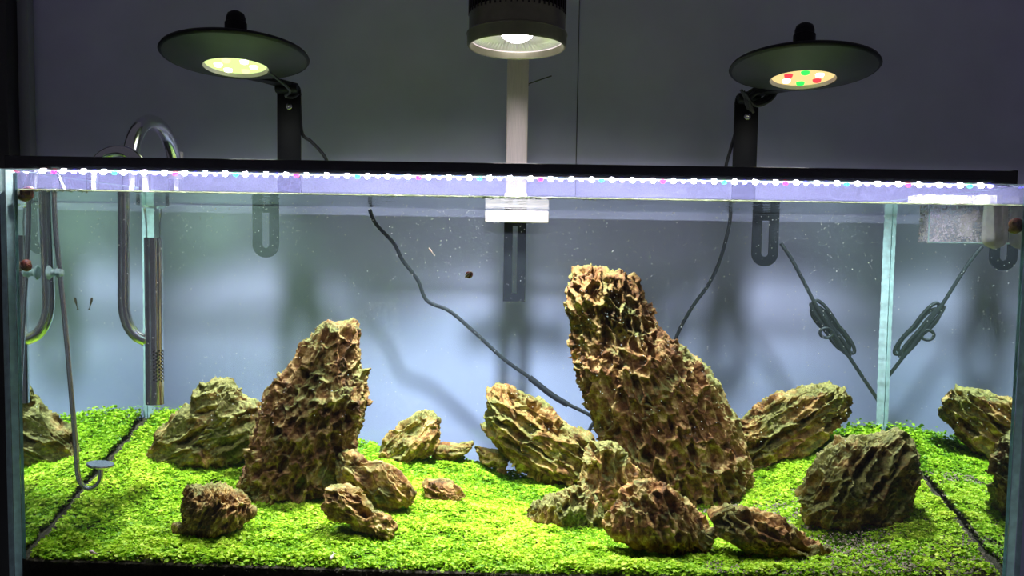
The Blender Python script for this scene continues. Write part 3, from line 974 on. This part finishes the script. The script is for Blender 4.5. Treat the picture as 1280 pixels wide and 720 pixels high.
for q in range(56):
    a_ = 2 * PI * q / 56
    c_, s_ = math.cos(a_), math.sin(a_)
    r0_, r1_, t_ = RR - 0.0125, RR - 0.002, 0.0011
    vs = []
    for z_ in (0.046, 0.165):
        for r_, t2 in ((r0_, -t_), (r1_, -t_), (r1_, t_), (r0_, t_)):
            vs.append((cx + r_ * c_ - t2 * s_, cyy + r_ * s_ + t2 * c_, cz + z_))
    fin.add(vs, [(0, 1, 2, 3), (7, 6, 5, 4), (0, 4, 5, 1), (1, 5, 6, 2), (2, 6, 7, 3), (3, 7, 4, 0)])
fin.build('cooling_fins', M['fin'], root, smooth=False)
# ribbed bowl
rb = MB(); vs, fs = [], []
prof = [(RR - 0.0072, 0.0118), (0.055, 0.018), (0.040, 0.022), (0.026, 0.0235)]
seg = 144
for i in range(seg):
    a_ = 2 * PI * i / seg
    for (r_, h_) in prof:
        k_ = 0.0010 * (1 if i % 2 else -1) * (1 if r_ < 0.065 else 0)
        vs.append((cx + r_ * math.cos(a_), cyy + r_ * math.sin(a_), cz + h_ + k_))
for i in range(seg):
    j = (i + 1) % seg
    for k in range(3):
        fs.append((i * 4 + k, j * 4 + k, j * 4 + k + 1, i * 4 + k + 1))
rb.add(vs, fs).build('ribbed_reflector', M['reflect'], root, smooth=False)
MB().lathe([(0.0262, 0.0234), (0.022, 0.016), (0.013, 0.0105), (0, 0.009)], 40, (cx, cyy, cz)).build('lens', emit('spot_lens', (1.0, 0.95, 1.0), 22), root)
spot('lamp_light', (cx, cyy, cz - 0.004), (cx - 0.05, cyy + 0.09, 0), LAMP_SPOT, 86, 1.0, (0.88, 0.90, 1.0), 0.03, root)
spot('spill_light', (cx, cyy, cz - 0.004), (cx, cyy, 0), 3.0, 179, 1.0, (1.0, 0.93, 0.96), 0.05, root)

# ---- LED bar over the front rim
bar = thing('led_light_bar', 'long thin black light bar with coloured LEDs lying along the front rim of the tank', 'light bar', (0, 0.05, ZR))
bx0, bx1 = air(6, 205, 0.03)[0], air(1272, 222, 0.03)[0]
zb0 = ZR + 0.001
MB().box((bx0, 0.030, zb0 + 0.003), (bx1, 0.066, zb0 + 0.0185), 0.0012).build('housing', M['blackg'], bar)
board = MB().box((bx0 + 0.015, 0.0335, zb0 + 0.0018), (bx1 - 0.015, 0.0625, zb0 + 0.0030), 0.0003).build('led_board', plain('led_board_white', (0.5, 0.5, 0.62), 0.3), bar)
for s, xe in ((-1, bx0), (1, bx1)):
    MB().box((xe - 0.002 if s < 0 else xe - 0.004, 0.032, zb0), (xe + 0.004 if s < 0 else xe + 0.002, 0.064, zb0 + 0.0195), 0.001).build('end_cap', M['black'], bar)
    xs0 = s * (XI + 0.004)
    MB().box((xs0 - 0.004, 0.040, ZR + 0.0003), (xs0 + 0.004, 0.058, zb0 + 0.0032), 0.0008).build('rest_foot', M['black'], bar)
lm = {k: emit('led_chip_' + k, c, LED_EMIT * f) for k, c, f in
      (('white', (0.96, 0.94, 1.0), 1.0), ('red', (1.0, 0.0, 0.06), 0.03), ('green', (0.0, 1.0, 0.25), 0.02), ('blue', (0.08, 0.06, 1.0), 0.05))}
chip = {}
for k in lm:
    mb = MB().lathe([(0.0032, 0.0), (0.0030, -0.0022), (0.0020, -0.0034), (0, -0.0038)], 12)
    me = bpy.data.meshes.new('led_' + k); me.from_pydata(mb.v, [], mb.f); me.materials.append(lm[k]); me.shade_smooth(); chip[k] = me
seq = ['white', 'red', 'white', 'blue', 'white', 'blue', 'white', 'green', 'white', 'blue', 'white', 'blue']
nled = 94
for q in range(nled):
    o = bpy.data.objects.new('led', chip[seq[q % 12]])
    COL.objects.link(o)
    o.parent = board
    o.location = (bx0 + 0.040 + (bx1 - bx0 - 0.065) * q / (nled - 1), 0.042 if q % 2 else 0.040, zb0 + 0.0017)

# ================================================================== PIPES AND FITTINGS
# skimmer inlet: hook over the left glass, J bend, strainer tube with clear skimmer cup
YI = 0.21
inl = thing('filter_inlet', 'polished steel J-bend inlet pipe joined to a perforated strainer tube under water', 'pipe', (-0.55, YI, 0.1))
r = 0.0083
A = [wet(155, y, YI) for y in (262, 300, 340, 378)]
pts = [V(q) for q in A]
pts += [V(wet(157, 395, YI)), V(wet(162, 409, YI)), V(wet(171, 420, YI)), V(wet(183, 426, YI))]
xj = pts[0].x
hr = (xj + 0.6225) / 2
topz = air(155, 189, YI)[2] - hr
hook = []
for k in range(9):
    a_ = PI * k / 8
    hook.append(Vector((xj - hr + hr * math.cos(a_), YI, topz + hr * math.sin(a_))))
hook = hook[::-1]
hook = [Vector((xj - 2 * hr, YI, 0.38))] + [Vector((xj - 2 * hr, YI, 0.44))] + hook + [Vector((xj, YI, ZW + 0.002))]
# bend clears the side glass on the outside
MB().tube(hook + pts, r, 18, 5).build('j_pipe', M['steel'], inl)
t0, t1 = wet(191.5, 297, YI), wet(191.5, 505, YI)
rs = 0.0124
tx, ty = t0[0], YI
MB().lathe([(rs * 0.86, t0[2]), (rs, t0[2]), (rs, t1[2]), (0, t1[2])], 32, (tx, ty, 0)).build('strainer_tube', M['steel'], inl)
pf = MB()
for q in range(9):
    for e_ in range(6):
        a_ = -PI / 2 + 0.25 + 0.30 * e_
        z_ = wet(191, 438, YI)[2] - 0.0050 * q - (0.0025 if e_ % 2 else 0)
        n_ = (math.cos(a_), math.sin(a_), 0)
        pf.lathe([(0, 0.0003), (0.0015, 0.0003), (0.0015, -0.0002)], 8, (tx + rs * n_[0], ty + rs * n_[1], z_), n_)
pf.build('perforations', M['dark'], inl)['kind'] = 'stuff'
MB().lathe([(rs * 0.8, t0[2] - 0.004), (rs * 0.8, t0[2] + 0.02), (rs * 1.0, ZW - 0.014), (rs * 1.75, ZW - 0.010), (rs * 1.75, ZW + 0.002)], 32, (tx, ty, 0)).build('skimmer_cup', M['clear'], inl)

# outlet: tall hoop over the back glass
p0 = air(163, 195, 0.33); p1 = air(221, 195, 0.512)
out_ = thing('filter_outlet', 'shiny steel hoop pipe with hose collar arching over the back rim', 'pipe', (p1[0], 0.5, 0.45))
xo = (p0[0] + p1[0]) / 2
yc_, rad = (0.33 + 0.505) / 2, (0.505 - 0.33) / 2
ztop = air(190, 153, yc_)[2]
zc0 = ztop - rad
hp = [Vector((p0[0], 0.33, ZW + 0.003)), Vector((p0[0], 0.33, ZW + 0.02))]
for k in range(13):
    a_ = PI * k / 12
    hp.append(Vector((p0[0] + (p1[0] - p0[0]) * k / 12, yc_ - rad * math.cos(a_), zc0 + rad * math.sin(a_))))
hp += [Vector((p1[0], 0.505, zc0 - 0.02)), Vector((p1[0], 0.505, 0.44))]
MB().tube(hp, 0.0122, 20, 5).build('hoop', M['steel'], out_)
zcol = air(222, 190, 0.505)[2]
MB().lathe([(0.0124, zcol), (0.0138, zcol), (0.0138, zcol - 0.05), (0.0124, zcol - 0.05)], 28, (p1[0], 0.505, 0), close=True).build('hose_collar', M['brushed'], out_)

# CO2 diffuser
YD = 0.075
df = thing('co2_diffuser', 'slim steel diffuser pipe with upturned hook and round disc hanging inside the left glass', 'diffuser', (-0.55, YD, 0.1))
pp = [V(wet(x_, y_, YD)) for x_, y_ in ((68, 256), (70, 290), (75, 340), (82, 410), (89, 490), (95, 560), (97, 590), (101, 604), (111, 611), (122, 606), (126, 596), (125.5, 585))]
topx = pp[0].x
over = [Vector((-0.6225, YD, 0.40)), Vector((-0.6225, YD, ZR - 0.012)), Vector((-0.618, YD, ZR + 0.006)), Vector((-0.606, YD, ZR + 0.0105)), Vector((-0.593, YD, ZR + 0.005)), Vector((topx - 0.003, YD, ZR - 0.010)), Vector((topx, YD, ZW))]
MB().tube(over + pp, 0.0033, 14, 6).build('pipe', M['steel'], df)
dc = wet(125.5, 581, YD)
MB().lathe([(0, -0.005), (0.005, -0.005), (0.0065, -0.0025), (0.0165, -0.0018), (0.0172, 0), (0.0165, 0.0018), (0, 0.0022)], 40, dc, (0.10, -0.03, 1)).build('disc', M['steel'], df)
sc_ = wet(73.5, 341, YD)
MB().lathe([(0.0, -0.0145), (0.008, -0.0140), (0.0092, -0.0125), (0.005, -0.0085), (0.0045, -0.004), (0.0062, -0.002), (0.0062, 0.003), (0.003, 0.006), (0.0, 0.006)], 28,
           (sc_[0], YD, sc_[2]), (1, 0, 0)).build('suction_cup', M['suction'], df)


def cable(name, label, pts, r, extra=None):
    o = MB().tube([tuple(q) for q in pts], r, 10, 8)
    if extra:
        for e_ in extra: o.tube([tuple(q) for q in e_[0]], e_[1], 12, 6)
    return tag(o.build(name, M['rubber']), label, 'cable')


YC = 0.520
cable('power_cable', 'black cable running diagonally down behind the glass with a thick inline plug',
      [wet(x_, y_, YC) for x_, y_ in ((462, 262), (470, 280), (492, 304), (503, 325), (522, 350), (534, 376), (562, 389), (595, 417), (630, 449), (665, 474), (700, 500), (740, 521), (738, 535), (728, 552), (720, 575))],
      0.0032, [([wet(x_, y_, YC) for x_, y_ in ((662, 472), (672, 480), (690, 494), (710, 506))], 0.0052)])
cable('power_cable', 'thin dark cable hanging behind the back glass beside the largest rock',
      [wet(x_, y_, YC) for x_, y_ in ((914, 258), (911, 284), (900, 325), (886, 355), (868, 380), (853, 405), (843, 428), (838, 450))], 0.0031)
lo = [wet(x_, y_, 0.5) for x_, y_ in ((976, 304), (990, 325), (1004, 351), (1017, 376), (1026, 390), (1050, 430), (1062, 447), (1080, 474), (1096, 498), (1100, 506))]
loops = []
g = np.random.default_rng(4)
for (ax, ay, bx, by, wd, yy) in ((1014, 379, 1062, 444, 6, 0.504), (1019, 376, 1067, 441, 9, 0.507), (1016, 384, 1060, 438, 12, 0.511)):
    dx, dy = bx - ax, by - ay; L = math.hypot(dx, dy); nx_, ny_ = -dy / L, dx / L
    pl = []
    for k in range(21):
        t = 2 * PI * k / 20
        u_ = 0.5 - 0.5 * math.cos(t)
        ww = wd * math.sin(t) * (0.55 + 0.45 * abs(math.cos(t)))
        pl.append(wet(ax + dx * u_ + nx_ * ww, ay + dy * u_ + ny_ * ww, yy))
    loops.append((pl, 0.0030))
tie = []
for k in range(13):
    t = 2 * PI * k / 12
    tie.append(wet(1037 + 8 * math.cos(t) - 4, 416 + 6 * math.sin(t), 0.4995))
loops.append((tie, 0.0026))
cable('coiled_cable', 'black cable tied into a looped bundle hanging behind the back glass at the right', lo, 0.0031, loops)

# feeding box on the right glass
bxa = wet(1162, 256, 0.075); bxb = wet(1162, 303, 0.075)
fb = thing('feeding_box', 'clear plastic box full of tiny bubbles fixed at the right glass near the surface', 'box', (0.56, 0.07, bxb[2]))
x0, x1, z0, z1 = bxa[0], XI - 0.003, bxb[2], ZW + 0.016
MB().box((x0, 0.074, z0), (x1, 0.0755, z1), 0.0004).build('box_wall', M['plastic'], fb)
MB().box((x0, 0.106, z0), (x1, 0.1075, z1), 0.0004).build('box_wall', M['plastic'], fb)
MB().box((x0, 0.0757, z0 + 0.0018), (x0 + 0.0015, 0.1058, z1), 0.0004).build('box_wall', M['plastic'], fb)
MB().box((x0, 0.0757, z0), (x1, 0.1058, z0 + 0.0015), 0.0004).build('box_floor', M['plastic'], fb)
MB().tube([(x0, 0.0735, z0), (x1, 0.0735, z0)], 0.0009, 8, 1).build('box_edge', M['suction'], fb)
MB().tube([(x0, 0.0735, z0), (x0, 0.0735, z1)], 0.0009, 8, 1).build('box_edge', M['suction'], fb)

# white floss sponge in the corner
sc0 = wet(1247, 283, 0.045)
zs = np.linspace(sc0[2] - 0.028, ZW + 0.014, 26)
vs, fs = [], []
sx_, sy_ = XI - 0.0165, 0.045
for i, z_ in enumerate(zs):
    t = i / 25
    for k in range(36):
        a_ = 2 * PI * k / 36
        rr_ = 0.0148 * min(1, (math.sin(min(t * 5, 1) * PI / 2)) ** 0.6 + 0.02) * (1 - 0.12 * t) * (1 + 0.05 * math.sin(9 * a_ + 3 * t))
        vs.append((sx_ + rr_ * math.cos(a_), sy_ + rr_ * math.sin(a_), z_))
    if i:
        for k in range(36):
            k2 = (k + 1) % 36
            fs.append(((i - 1) * 36 + k, (i - 1) * 36 + k2, i * 36 + k2, i * 36 + k))
fs += [tuple(range(35, -1, -1)), tuple(25 * 36 + k for k in range(36))]
tag(MB().add(vs, fs).build('filter_sponge', M['sponge']), 'white fluffy filter sponge tucked in the right corner near the surface', 'sponge')
# small white elbow inside the box
el = MB().tube([(0.567, 0.092, z0 + 0.008), (0.567, 0.092, z0 + 0.024), (0.572, 0.091, z0 + 0.033), (0.590, 0.091, z0 + 0.034)], 0.0075, 16, 6)
tag(el.build('pipe_elbow', M['sponge']), 'small white pipe elbow inside the clear bubble-filled box', 'elbow')


# snails
def snail(label, loc, r, face):
    root = thing('snail', label, 'snail', loc)
    f = Vector(face).normalized(); u = f.orthogonal().normalized(); v = f.cross(u)
    L = Vector(loc)
    pts, rad_ = [], []
    for k in range(40):
        t = k / 39
        a_ = t * 2 * PI * 2.4
        R = r * 0.62 * (1 - t) ** 0.8
        pts.append(L + (u * math.cos(a_) + v * math.sin(a_)) * R + f * (-r * 0.25 + 1.0 * r * t))
    MB().tube(pts, lambda t: r * (0.60 * (1 - t) + 0.10), 14, 1).build('shell', M['snail'], root)
    MB().tube([L - f * r * 0.85 - u * r * 1.1, L - f * r * 0.8, L - f * r * 0.85 + u * r * 1.3], lambda t: r * (0.22 + 0.2 * math.sin(PI * t)), 10, 6).build('foot', M['snailb'], root)
    return root


s1 = wet(9, 240, 0.012); snail('reddish brown snail at the waterline in the upper corner of the left glass', (max(s1[0], -XI + 0.009), 0.012, ZW - 0.003), 0.0085, (0.6, -0.6, 0.2))
s2 = wet(15, 332, 0.012); snail('reddish brown snail on the left glass beside the suction cup', (max(s2[0], -XI + 0.008), 0.012, s2[2]), 0.0068, (0.7, -0.5, 0.1))
s3 = wet(586, 343, 0.008); snail('tiny brown snail alone on the front glass in open water', (s3[0], 0.006, s3[2]), 0.0042, (0.2, 1, 0.1))
s4 = wet(1274, 281, 0.006); snail('dark brown snail on the right glass beside the white sponge', (min(s4[0], XI - 0.008), 0.010, s4[2]), 0.0085, (-0.6, -0.6, 0.1))


def fry(name, label, cat, a, b, r, mat):
    a, b = Vector(a), Vector(b)
    d = (b - a)
    root = thing(name, label, cat, tuple(a))
    MB().tube([a, a + d * 0.2, a + d * 0.45, a + d * 0.75, b], lambda t: r * (0.25 + math.sin(PI * min(1, t * 1.1 + 0.12)) ** 1.0 * 0.85) if t < 0.8 else r * 0.35, 10, 4).build('body', mat, root)
    side = d.cross(Vector((0, 1, 0))).normalized() * r * 1.4
    e_ = b + d * 0.22
    pyd('tail_fin', [b - Vector((0, 0.0002, 0)), e_ + side, e_ - d * 0.06, e_ - side, b + Vector((0, 0.0002, 0))], [(0, 1, 2), (0, 2, 3), (4, 2, 1), (4, 3, 2)], mat, root)
    return root


fry('fish_fry', 'tiny dark fish fry upright in open water near the steel inlet pipe, tail leaning right', 'fish', wet(91, 374, 0.2), wet(94, 386, 0.2), 0.0016, M['fish'])
fry('fish_fry', 'tiny dark fish fry near the steel inlet pipe, tail leaning left toward its twin', 'fish', wet(115, 372, 0.2), wet(112, 385, 0.2), 0.0016, M['fish'])
fry('shrimp', 'tiny pale shrimp swimming in open water above the black diagonal cable', 'shrimp', wet(536, 310, 0.2), wet(542, 318, 0.2), 0.0011, M['shrimp'])
fry('shrimp', 'tiny pinkish shrimp on the lawn at the front glass below the steel diffuser', 'shrimp', V(ground_hit(112, 693)) + Vector((0, 0, 0.004)), V(ground_hit(121, 696)) + Vector((0, 0, 0.004)), 0.002, M['shrimp'])
fry('shrimp', 'tiny pinkish shrimp on the lawn at the front glass below the low tan stone', 'shrimp', V(ground_hit(413, 703)) + Vector((0, 0, 0.004)), V(ground_hit(417, 697)) + Vector((0, 0, 0.005)), 0.002, M['shrimp'])

# floating froth, suspended bubbles and scum line
def blobs(name, label, cat, C, S, mat, sub=1):
    bm = bmesh.new(); bmesh.ops.create_icosphere(bm, subdivisions=sub, radius=1)
    bv = np.array([v_.co[:] for v_ in bm.verts]); bf = np.array([[v_.index for v_ in f_.verts] for f_ in bm.faces]); bm.free()
    P = C[:, None] + S[:, None, None] * bv[None]
    F = (np.arange(len(C))[:, None, None] * len(bv) + bf[None]).reshape(-1, 3)
    return tag(pyd(name, P.reshape(-1, 3), F.tolist(), mat), label, cat, kind='stuff')


g = np.random.default_rng(77)
cxs = []
for (pa, pb, n_) in ((40, 118, 60), (470, 500, 8), (586, 690, 150), (540, 560, 10), (728, 745, 14), (900, 930, 10)):
    for q in range(n_):
        cxs.append([wet(g.uniform(pa, pb), 245, 0.004)[0], abs(g.normal(0, 0.004)) + 0.0015, ZW + g.normal(0, 0.0005)])
cxs = np.array(cxs)
blobs('surface_froth', 'white froth bubbles floating along the waterline at the front glass', 'froth', cxs, g.uniform(0.0006, 0.0016, len(cxs)), M['bubble'])
n_ = 2600
C = np.stack([g.uniform(-0.58, 0.58, n_), g.uniform(0.01, 0.45, n_), ZW - 0.006 - 0.30 * g.random(n_) ** 1.8], 1)
C = C[C[:, 2] > ground(C[:, 0], C[:, 1]) + 0.02]
blobs('suspended_bubbles', 'fine white specks and micro bubbles drifting in the upper water', 'bubbles', C, g.uniform(0.00030, 0.00080, len(C)), M['bubble'])
MB().tube([(-XI + 0.004, 0.0016, ZW + 0.0005), (XI - 0.004, 0.0016, ZW + 0.0005)], 0.0010, 8, 1).build('scum_line', M['meniscus'], tank)
